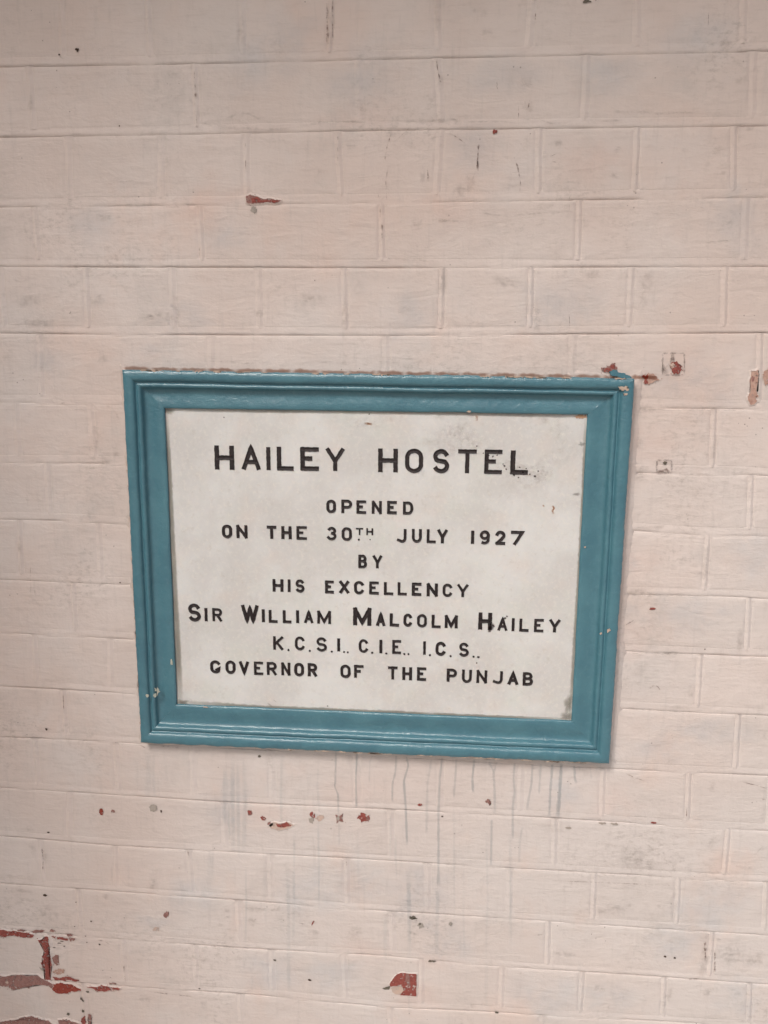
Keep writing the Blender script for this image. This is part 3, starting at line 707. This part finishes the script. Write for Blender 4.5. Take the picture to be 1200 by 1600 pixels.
# moulding profile: (distance from outer edge as a share of the width, height as y)
PROF = [(0,.0005),(0,-.0145),(.012,-.0175),(.04,-.0192),(.09,-.0201),(.16,-.0204),(.22,-.0200),(.26,-.0190),(.285,-.0174),(.300,-.0150),(.312,-.0138),(.328,-.0137),
        (.345,-.0148),(.365,-.0162),(.395,-.0168),(.425,-.0164),(.450,-.0150),(.465,-.0126),(.480,-.0098),(.51,-.0080),(.56,-.0070),(.63,-.0068),(.71,-.0074),(.80,-.0084),(.88,-.0089),(.95,-.0087),(.985,-.0080),(1,-.0068),(1,.003)]
PROF = [(u, y if y > -.0068 else -.0068 + (y + .0068) * .82) for u, y in PROF]
def rail(o0, o1, i0, i1, seed, up):
    bm = bmesh.new(); n = 240; rows = []
    for k in range(n + 1):
        t = k / n
        ox, oz = o0[0] + (o1[0] - o0[0]) * t, o0[1] + (o1[1] - o0[1]) * t
        ix, iz = i0[0] + (i1[0] - i0[0]) * t, i0[1] + (i1[1] - i0[1]) * t
        L = math.hypot(ox - ix, oz - iz)
        r = []
        edge = min(t, 1 - t); calm = min(1, edge * 25)
        for j, (u, y) in enumerate(PROF):
            px_, pz_ = ox + (ix - ox) * u, oz + (iz - oz) * u
            # hand-run plaster: nothing quite straight
            wob = .00055 * nz(px_ * 14, pz_ * 14, seed + u * 2) + .0003 * nz(px_ * 55, pz_ * 55, seed)
            yy = y + (.0007 * nz(px_ * 16, pz_ * 16, seed + u * 3) + .00035 * nz(px_ * 70, pz_ * 70, seed + u * 9)) * (1 if j not in (0, len(PROF) - 1) else 0)
            k2 = wob * calm
            if u < .06 and up: k2 += .0011 * nz(px_ * 45, 0, seed) * calm + .0008 * nz(px_ * 110, 3, seed) * calm
            if u < .06 and not up: k2 += .0006 * nz(0, pz_ * 70, seed) * calm + .0005 * nz(3, pz_ * 170, seed) * calm
            if up: pz_ += k2
            else: px_ += k2
            r.append(bm.verts.new((px_, yy, pz_)))
        rows.append(r)
    for A, B in zip(rows, rows[1:]):
        for j in range(len(PROF) - 1): bm.faces.new((A[j], B[j], B[j + 1], A[j + 1]))
    bmesh.ops.recalc_face_normals(bm, faces=bm.faces)
    s = sum(f.normal.y * f.calc_area() for f in bm.faces)
    if s > 0: bmesh.ops.reverse_faces(bm, faces=bm.faces)
    return pobj('frame_rail', bm, M_TEAL, plaque, smooth=True)
rail(TL, TR_, iTL, iTR, 1.0, True); rail(BL, BR, iBL, iBR, 5.0, True)
rail(TL, BL, iTL, iBL, 9.0, False); rail(TR_, BR, iTR, iBR, 13.0, False)
# marble slab
bm = bmesh.new()
X0, X1 = min(iTL[0], iBL[0]) - .006, max(iTR[0], iBR[0]) + .006
Z0, Z1 = min(iBL[1], iBR[1]) - .006, max(iTL[1], iTR[1]) + .006
quad_box(bm, X0, X1, YS, .03, Z0, Z1)
bmesh.ops.recalc_face_normals(bm, faces=bm.faces)
slab = pobj('marble_slab', bm, M_MARBLE, plaque)

# plaster fillet round the frame, part of the wall
def surround():
    bm = bmesh.new()
    corners = [TL, TR_, BR, BL]
    loop = []
    for a, b in zip(corners, corners[1:] + corners[:1]):
        for k in range(160):
            t = k / 160; loop.append((a[0] + (b[0] - a[0]) * t, a[1] + (b[1] - a[1]) * t, corners.index(a)))
    cx, cz = (TL[0] + BR[0]) / 2, (TL[1] + BR[1]) / 2
    n = len(loop); W, H = TR_[0] - TL[0], TL[1] - BL[1]
    rings = []
    specs = ((-.003, -.0100, 0), (.0008, -.0088, .5), (.0024, -.0056, 1), (.0046, -.0022, 1), (.0085, -.0006, 1), (.0150, .0006, 1.4), (.0160, .0030, 1.4))
    for off, y, jn in specs:
        r = []
        for ki, (x, z, side) in enumerate(loop):
            o = off + jn * (.0010 * nz(x * 60, z * 60, off * 50) + .0006 * nz(x * 160, z * 160, off * 30))
            if side in (0,): o *= (.35 if off < .01 else .8)
            if side == 3: o = min(o, .004) if off < .01 else o * .7
            if side == 2: o *= .6
            if side == 1: o *= 1.0
            sx = 1 + 2 * o / W; sz = 1 + 2 * o / H
            yy = y
            if side == 1: yy = max(y, .00005 - .0102 * min(1, (ki % 160) / 14, (159 - ki % 160) / 10))
            if side in (2, 3): yy = max(y, -.0030)
            if side == 0: yy = max(y, .00005)
            r.append(bm.verts.new((cx + (x - cx) * sx, yy + .0004 * nz(x * 50, z * 50, y * 900), cz + (z - cz) * sz)))
        rings.append(r)
    for A, B in zip(rings, rings[1:]):
        for k in range(n): bm.faces.new((A[k], A[(k + 1) % n], B[(k + 1) % n], B[k]))
    bmesh.ops.recalc_face_normals(bm, faces=bm.faces)
    s = sum(f.normal.y * f.calc_area() for f in bm.faces)
    if s > 0: bmesh.ops.reverse_faces(bm, faces=bm.faces)
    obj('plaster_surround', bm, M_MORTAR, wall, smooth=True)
surround()

# ------------------------------------------------------------------ lettering
def arc(cx, cy, rx, ry, a0, a1, n=12):
    return [(cx + rx * math.cos(math.radians(a0 + (a1 - a0) * k / n)), cy + ry * math.sin(math.radians(a0 + (a1 - a0) * k / n))) for k in range(n + 1)]
def oval(): # straight-sided O
    p = arc(.5,.68,.5,.32,0,180,14) + arc(.5,.32,.5,.32,180,360,14); return p + [p[0]]
GL = {
 'A': [[(0,0),(.5,1),(1,0)],[(.19,.30),(.81,.30)]],
 'B': [[(0,0),(0,1)],[(0,1),(.55,1)]+arc(.55,.765,.36,.235,90,-90,8)+[(0,.53)],[(.5,.53)]+arc(.55,.265,.45,.265,90,-90,8)+[(0,0)]],
 'C': [arc(.5,.66,.5,.34,25,180,12)+arc(.5,.34,.5,.34,180,335,12)],
 'D': [[(0,0),(0,1),(.5,1)]+arc(.5,.5+.12,.5,.38,90,0,7)+arc(.5,.38,.5,.38,0,-90,7)+[(0,0)]],
 'E': [[(0,0),(0,1)],[(0,1),(1,1)],[(0,.52),(.55,.52)],[(0,0),(1,0)]],
 'F': [[(0,0),(0,1)],[(0,1),(1,1)],[(0,.53),(.6,.53)]],
 'G': [arc(.5,.66,.5,.34,30,180,12)+arc(.5,.34,.5,.34,180,320,12)+[(.95,.36),(.62,.20)]],
 'H': [[(0,0),(0,1)],[(1,0),(1,1)],[(0,.5),(1,.5)]],
 'I': [[(.5,0),(.5,1)]],
 'J': [[(1,1),(1,.30)]+arc(.58,.30,.42,.30,0,-115,10)+[(0,.12)]],
 'K': [[(0,0),(0,1)],[(1,1),(.08,.42)],[(.30,.56),(1,0)]],
 'L': [[(0,1),(0,0)],[(0,0),(1,0)]],
 'M': [[(0,0),(0,1)],[(0,1),(.5,.12),(1,1)],[(1,1),(1,0)]],
 'N': [[(0,0),(0,1)],[(0,1),(1,0)],[(1,0),(1,1)]],
 'O': [oval()],
 'P': [[(0,0),(0,1)],[(0,1),(.6,1)]+arc(.6,.72,.40,.28,90,-90,8)+[(0,.44)]],
 'R': [[(0,0),(0,1)],[(0,1),(.6,1)]+arc(.6,.74,.40,.26,90,-90,8)+[(0,.48)],[(.5,.48),(1,0)]],
 'S': [arc(.5,.74,.46,.26,25,235,14)+[(.60,.50)]+arc(.52,.26,.48,.26,50,-150,14)],
 'T': [[(0,1),(1,1)],[(.5,1),(.5,0)]],
 'U': [[(0,1),(0,.32)]+arc(.5,.32,.5,.32,180,360,14)+[(1,1)]],
 'V': [[(0,1),(.5,0),(1,1)]],
 'W': [[(0,1),(.28,0),(.5,.92),(.72,0),(1,1)]],
 'X': [[(0,0),(1,1)],[(0,1),(1,0)]],
 'Y': [[(0,1),(.5,.42),(1,1)],[(.5,.46),(.5,0)]],
 '0': [oval()],
 '1': [[(.5,0),(.5,1)]],
 '2': [arc(.5,.70,.46,.30,165,-20,12)+[(.62,.34),(.05,0)],[(.05,0),(1,0)]],
 '3': [arc(.5,.76,.42,.24,150,-75,10),arc(.48,.27,.50,.27,80,-155,12)],
 '7': [[(0,1),(1,1),(.30,0)]],
 '9': [arc(.45,.70,.42,.30,0,360,16),[(.87,.70),(.86,.40)]+arc(.44,.30,.42,.30,10,-120,8)],
}
def letter_strokes(bm, ch, x0, x1, z0, z1, sw, seed):
    hw = sw / 2
    for st in GL[ch]:
        w_ = x1 - x0; h_ = z1 - z0
        pts = []
        if w_ < sw * 1.6: P = [((x0 + x1) / 2, z0 + q * h_) for p, q in st]
        else: P = [(x0 + hw + p * (w_ - sw), z0 + hw * .9 + q * (h_ - hw * 1.8)) for p, q in st]
        closed = len(P) > 4 and math.hypot(P[0][0] - P[-1][0], P[0][1] - P[-1][1]) < 1e-6
        if not closed:            # square ends reach past the centre line
            def ext(a, b):
                L = math.hypot(a[0] - b[0], a[1] - b[1]) or 1; e = hw * .85 if w_ >= sw * 1.6 else 0
                return (a[0] + (a[0] - b[0]) / L * e, a[1] + (a[1] - b[1]) / L * e)
            P[0], P[-1] = ext(P[0], P[1]), ext(P[-1], P[-2])
        for (a, b), (c, d) in zip(P, P[1:]):
            L = math.hypot(c - a, d - b); n = max(1, int(L / .0017))
            for k in range(n): t = k / n; pts.append((a + (c - a) * t, b + (d - b) * t))
        pts.append(P[-1])
        rows = []
        N = len(pts)
        for k, (x, z) in enumerate(pts):
            if closed: p, q = pts[(k - 1) % (N - 1)], pts[(k + 1) % (N - 1)]
            else: p, q = pts[max(0, k - 1)], pts[min(N - 1, k + 1)]
            t1 = Vector((x - p[0], z - p[1])); t2 = Vector((q[0] - x, q[1] - z))
            if t1.length < 1e-9: t1 = t2
            if t2.length < 1e-9: t2 = t1
            t1.normalize(); t2.normalize(); T = (t1 + t2)
            if T.length < 1e-6: T = t1
            T.normalize(); mit = 1 / max(.35, T.dot(t1)); mit = min(mit, 2.0)
            nx, nz_ = -T.y, T.x
            j = .17 * nz(x * 330, z * 330, seed) + .08 * nz(x * 900, z * 900, seed); j2 = .17 * nz(x * 330 + 50, z * 330, seed) + .08 * nz(x * 900 + 9, z * 900, seed)
            a, b = hw * mit * (1 + j + .03), hw * mit * (1 + j2 + .03)
            e1, e2 = YS - .0008, YS - .00010
            rows.append([bm.verts.new((x - nx * a, YS + .0003, z - nz_ * a)), bm.verts.new((x - nx * a, e1, z - nz_ * a)), bm.verts.new((x, e2, z)),
                         bm.verts.new((x + nx * b, e1, z + nz_ * b)), bm.verts.new((x + nx * b, YS + .0003, z + nz_ * b))])
        for A, B in zip(rows, rows[1:]):
            for k in range(4): bm.faces.new((A[k], A[k + 1], B[k + 1], B[k]))
        for r in (rows[0], rows[-1]):
            try: bm.faces.new(r)
            except ValueError: pass
TEXT = [
 ('inscription', 6.8, [('H',335.5,365.7,696,734),('A',378,406.7,697,734),('I',415.8,423,698.5,734.5),('L',432.8,459.2,698,734.7),('E',469.4,498.8,699,735),('Y',509.3,538,700,736),
   ('H',591,621.4,700.7,738),('O',633,661,701.5,738.7),('S',676,702,702,739),('T',715,745,702.5,739.5),('E',757,785,703,740),('L',797.5,826,703.7,741)]),
 ('inscription', 4.5, [('O',510,525,781,801.6),('P',533.5,550,781,802),('E',557,572.5,782,802.5),('N',581,596.5,782.5,803),('E',605,620.3,783,803),('D',629.7,645.6,784,803.8)]),
 ('inscription', 4.6, [('O',347,362.7,820,840.7),('N',369.6,386.6,820.3,841),('T',416.6,432.3,821.7,842),('H',439.7,455.6,822,842.4),('E',463.3,479.8,822.3,843),('3',510.6,525.8,823.4,844),
   ('0',534,549.7,824,844.8),('J',620,635,826.4,847.6),('U',643.7,658.8,826.4,847.6),('L',666.8,681.4,826.8,848.3),('Y',683.3,699.3,827.2,849),
   ('1',736.2,740.6,829,849.8),('9',749.3,766.8,829,850.3),('2',773.5,790,829.4,851),('7',797.7,818,829.7,851.7)]),
 ('inscription', 2.4, [('T',556,567.6,825,836),('H',572.5,583,825.2,836.3)]),
 ('inscription', 4.5, [('B',560,573.4,867,887.5),('Y',582.4,597,867.7,888)]),
 ('inscription', 4.5, [('H',426,442.7,904.8,924.6),('I',450,453.7,905.3,925),('S',461.7,475.7,905.6,925.4),('E',508,522,907.3,926.8),('X',530,545.8,907.5,927),('C',553.3,569,908,928.2),
   ('E',577,592.2,908.8,928.5),('L',600,615,909.5,929.3),('L',621.4,636,909.8,929.8),('E',643.4,658.8,910.6,930.6),('N',666.8,684,911.4,932),('C',691.6,706.7,912.2,932.3),('Y',714.4,731.7,912.8,933)]),
 ('inscription', 6.0, [('S',294,313.5,943.3,970.6),('W',377.3,404,945.3,972),('M',552,580,949.4,977.4),('H',747.4,768.6,957,984)]),
 ('inscription', 4.5, [('I',320,324,950,970.6),('R',332,347,950.6,970.8),('I',409.7,413.3,952,972),('L',420,434,953,972.8),('L',442,455.6,953.5,973.3),('I',463,467,953.5,973.5),
   ('A',475.4,489.5,954,973.6),('M',496,517,954.3,974.7),('A',588,602,957.6,978),('L',609,624,958.4,978.5),('C',630.5,644,959,978.8),('O',651.7,666.8,959.8,980),('L',674.5,689,960.6,981),
   ('M',695,715,961.2,981.6),('A',777.6,792.8,965.3,985.4),('I',799.6,803.8,965.8,986),('L',811.5,826.6,966.7,986.5),('E',834.6,849.7,967.2,987.3),('Y',858,875.3,967.8,988.1)]),
 ('inscription', 4.5, [('K',427,442.7,994.2,1015.4),('C',461,476.3,994.8,1015.7),('S',494,510.6,996.1,1017.6),('I',527,531.3,997.5,1017.6),('C',560.7,575.3,998.9,1019.5),('I',593.2,597,999.7,1020.6),
   ('E',613,627,1000.3,1021.4),('I',661.3,665.2,1002,1022.8),('C',680.6,696.5,1003,1024.2),('S',717,732.3,1004.4,1025.8)]),
 ('inscription', 4.6, [('G',328.6,345,1032,1051.7),('O',352.5,368,1032.4,1052.5),('V',374,389,1033.3,1053),('E',397,411.6,1034,1054.2),('R',417,432.3,1034.6,1054.7),('N',439.7,453.7,1035.2,1055.3),
   ('O',459.8,475,1036,1056.4),('R',481,495.5,1036.6,1057),('O',531.8,547.8,1038.8,1059),('F',553.3,568.4,1039.3,1059.2),('T',605.8,621.4,1041.5,1061.6),('H',628.6,643.7,1042.3,1062.7),
   ('E',651.7,666.3,1042.9,1063.2),('P',698,713.8,1045,1065.4),('U',721.8,737,1046.2,1066.5),('N',744.6,761,1047,1067.4),('J',770,785.3,1048.4,1068.2),('A',793.3,809.8,1049.8,1069.8),('B',816.7,832.7,1050.6,1071)]),
]
DOTS = [(450.7,1015.5,1.7),(484,1017,1.6),(518.4,1018,1.6),(537.6,1018.6,1.5),(543.6,1019,1.4),(581.6,1019.8,1.7),(603.6,1021,1.6),(631.8,1021.8,1.6),(638.2,1022,1.5),(671.8,1023.6,1.7),
        (704,1025,1.6),(740,1026,1.6),(747.4,1026.5,1.6),(560.7,843,1.3),(578.3,843,.9)]
for ti, (nm, sw, ls) in enumerate(TEXT):
    for li, (ch, x0, x1, y0, y1) in enumerate(ls):
        bm = bmesh.new()
        xc, yc = (x0 + x1) / 2, (y0 + y1) / 2
        a = at(x0, yc, YS)[0]; b = at(x1, yc, YS)[0]; t = at(xc, y0, YS)[1]; u = at(xc, y1, YS)[1]
        letter_strokes(bm, ch, a, b, u, t, sw * .00082 * random.uniform(.9, 1.06), ti * 31 + li * 3.3)
        bmesh.ops.recalc_face_normals(bm, faces=bm.faces)
        for f in bm.faces:
            if f.normal.y > .3: f.normal_flip()
        obj('letter' if ch not in '0123456789' else 'numeral', bm, M_LETTER, slab)
for x, y, r in DOTS:
    cx, cz = at(x, y, YS); bm = bmesh.new(); r *= 1.1
    P0 = blob_outline(cx, cz, r * MM, r * MM, x, 10, .25)
    A = [bm.verts.new((p, YS + .0002, q)) for p, q in P0]; B = [bm.verts.new((p, YS - .0006, q)) for p, q in P0]
    for k in range(10): bm.faces.new((A[k], A[(k + 1) % 10], B[(k + 1) % 10], B[k]))
    bm.faces.new(B); bmesh.ops.recalc_face_normals(bm, faces=bm.faces)
    obj('full_stop', bm, M_LETTER, slab)
# dirt in the rebate and on the stone
kw = dict(plane=YS, y=YS - .0002, parent=slab)
stroke([(260,640),(266,760),(272,900),(278,1020),(281,1101)], 7, M_MGRIME, 'edge_grime', a=1, wob=.2, taper=(.7,1.4), **kw)
stroke([(278,1097),(400,1105),(560,1111),(700,1117),(894,1124)], 6, M_MGRIME, 'edge_grime', a=1, wob=.3, taper=(1.2,.6), **kw)
stroke([(257,640),(500,643),(700,646),(918,650)], 5, M_MGRIME, 'edge_grime', a=.6, wob=.3, **kw)
stroke([(916,650),(912,760),(905,900),(898,1010),(892,1124)], 7, M_MGRIME, 'edge_grime', a=.9, wob=.3, taper=(.7,.9), **kw)
for x, y, rx, ry in ((263,642,10,7),(285,1098,12,6),(886,1119,14,9),(888,1100,7,18)): patch(x, y, rx, ry, M_MGRIME, 'edge_grime', YS - .0003, 1, YS, slab)
for x, y, rx, ry, a in ((820,740,50,34,1),(850,660,60,20,.9),(700,690,60,24,1),(720,675,34,16,.9),(560,660,34,12,1),(600,662,34,12,.8),(655,740,18,8,.9),(880,700,26,40,.7),(790,730,22,14,1),
    (840,745,30,16,.9),(700,650,50,8,.7),(740,700,50,20,.8),(680,775,18,6,.7),(520,766,16,6,.6),(748,1040,10,6,.7),(445,1000,6,10,.7)):
    patch(x, y, rx, ry, M_MSTAIN, 'stone_stain', YS - .00015, a, YS, slab)
for x, y, r in ((788,728,1.5),(791,733,1.1),(786,725,.8),(810,746,1),(817,738,1.2),(828,741,.9),(812,730,.8),(777,711,.9),(770,713,1.2),(764,712,.8),(779,707,.8),(745,697,.8),(803,742,1.4),
    (822,732,.8),(577,647,.9),(755,708,.7),(836,744,1.3),(841,736,.9),(745,1036,1),(512,1103,1),(436,640,.8),(350,652,.9)):
    patch(x, y, r * 1.6, r * 1.6, M_BLACKSPOT, 'black_spot', YS - .0004, 1, YS, slab, 10)
stroke([(848,788),(850,792)], 2, M_RUST, 'rust_mark', **kw); stroke([(863,790),(866,794),(863,798),(865,803)], 2.2, M_RUST, 'rust_mark', **kw)
stroke([(569,661),(582,663)], 3, M_RUST, 'rust_mark', **kw); stroke([(745,648),(744,658)], 3, M_RUST, 'rust_mark', **kw)
patch(901,772,6,3.4,M_MGREY,'stone_stain',YS-.0003,1,YS,slab); patch(909,694,5,4,M_MGREY,'stone_stain',YS-.0003,1,YS,slab)
stroke([(418,1098),(425,1104)], 2.2, M_MGREY, 'stone_stain', **kw); stroke([(427,1093),(432,1097)], 1.2, M_MGREY, 'stone_stain', **kw)
blob(908,651,9,3,mat_simple('plaster_blob', srgb(186,150,124),.8),y=YS-.0005,lip=False,plane=YS,parent=slab,name='plaster_blob')
# the H knocked and repainted
for x, y, r in ((767,981,3.2),(765,985,2.4),(771,978,2),(789,966,1.8),(792,963,1.1)):
    patch(x, y, r * 1.5, r * 1.5, M_BLACKSPOT, 'black_spot', YS - .0005, 1, YS, slab, 12)
stroke([(764,970),(768,978),(771,974)], 2, M_BLACKSPOT, 'black_spot', y=YS-.0005, plane=YS, parent=slab)

# chips in the teal paint
M_FR = mat_simple('chipped_plaster', srgb(196, 176, 160), .8, srgb(170, 150, 136), 200)
M_FR2 = mat_simple('pale_chipped_plaster', srgb(190, 190, 176), .8, srgb(150, 156, 146), 260)
def fchip(px, py, rx, ry, mat, y, rough=.5):
    o = blob(px, py, rx, ry, mat, rough=rough, y=y, lip=False, plane=y, parent=plaque, name='paint_chip')
    o.matrix_parent_inverse = Matrix.Translation(-PO)
fchip(974,607,7,4,M_FR,-.0186,.6); fchip(978,616,3,1.6,M_FR,-.0186); fchip(246,1079,3.6,5.5,M_FR2,-.0160,.6); fchip(242,1086,2.6,3.4,M_FR2,-.0160)
fchip(230,1087,2.6,2.9,M_FR2,-.0186,.3); fchip(268,1035,2.2,4.6,M_FR2,-.0093,.4); fchip(951,985,2.6,3.4,M_FR,-.0186); fchip(939,990,1.8,1.6,M_FR,-.0160)
fchip(914,855,1.6,1.3,M_FR,-.0093); fchip(733,643,3,1.4,M_FR,-.0093); fchip(322,1105,4,.9,M_FR,-.0093)
# bare plaster along the outer edge of the frame
def edge_bits(a, b, n, w_, ln, mat, yy, seed):
    rnd = random.Random(seed)
    for _ in range(n):
        t = rnd.uniform(.02, .98); x, y = a[0] + (b[0] - a[0]) * t, a[1] + (b[1] - a[1]) * t
        L = math.hypot(b[0] - a[0], b[1] - a[1]); dx, dy = (b[0] - a[0]) / L, (b[1] - a[1]) / L
        l = rnd.uniform(.3, 1) * ln
        fchip(x, y, max(l * abs(dx), w_ * rnd.uniform(.5, 1)), max(l * abs(dy), w_ * rnd.uniform(.5, 1)), mat, yy, .6)
edge_bits((190,578),(990,592), 26, 1.4, 9, M_FR, -.0172, 1)
edge_bits((222,1161),(950,1194), 22, .9, 14, M_FR, -.0172, 2)
edge_bits((190,580),(220,1160), 16, .8, 6, M_FR, -.0172, 3)

# ------------------------------------------------------------------ unseen ground, overhead slab and side slab, added to shade and light the wall
M_FLOOR = mat_simple('stone_paving', srgb(172, 168, 162), .85, srgb(150, 146, 140), 6, .3, .002)
bm = bmesh.new(); quad_box(bm, -40, 40, -80, .21, -1.45, -1.25)
bmesh.ops.recalc_face_normals(bm, faces=bm.faces)
obj('ground', bm, M_FLOOR, kind='structure')
M_SHADE_SLAB = mat_simple('pale_shade_slab', srgb(206, 196, 184), .85, srgb(190, 178, 166), 8, .3, .002)
bm = bmesh.new(); quad_box(bm, -2.6, 2.8, OVERHEAD_OUT, .21, 1.62, 1.74)
bmesh.ops.recalc_face_normals(bm, faces=bm.faces)
obj('overhead_shade_slab', bm, M_SHADE_SLAB, kind='structure')
bm = bmesh.new(); quad_box(bm, SIDE_X - .25, SIDE_X, SIDE_OUT, .0, -1.25, 1.62)
bmesh.ops.recalc_face_normals(bm, faces=bm.faces)
obj('side_shade_slab', bm, M_SHADE_SLAB, kind='structure')
# the plaque's grubby top edge
for x0 in range(192, 985, 44):
    pts = [(x, 578 + (x - 190) * 14 / 800 + 2.2 * nz(x * .05, 4) - 2.6) for x in range(x0, x0 + 46, 4)]
    stroke(pts, 4.2, M_TOPGRIME, 'edge_grime', a=1, wob=.5, y=-.0014, taper=(1, 1))
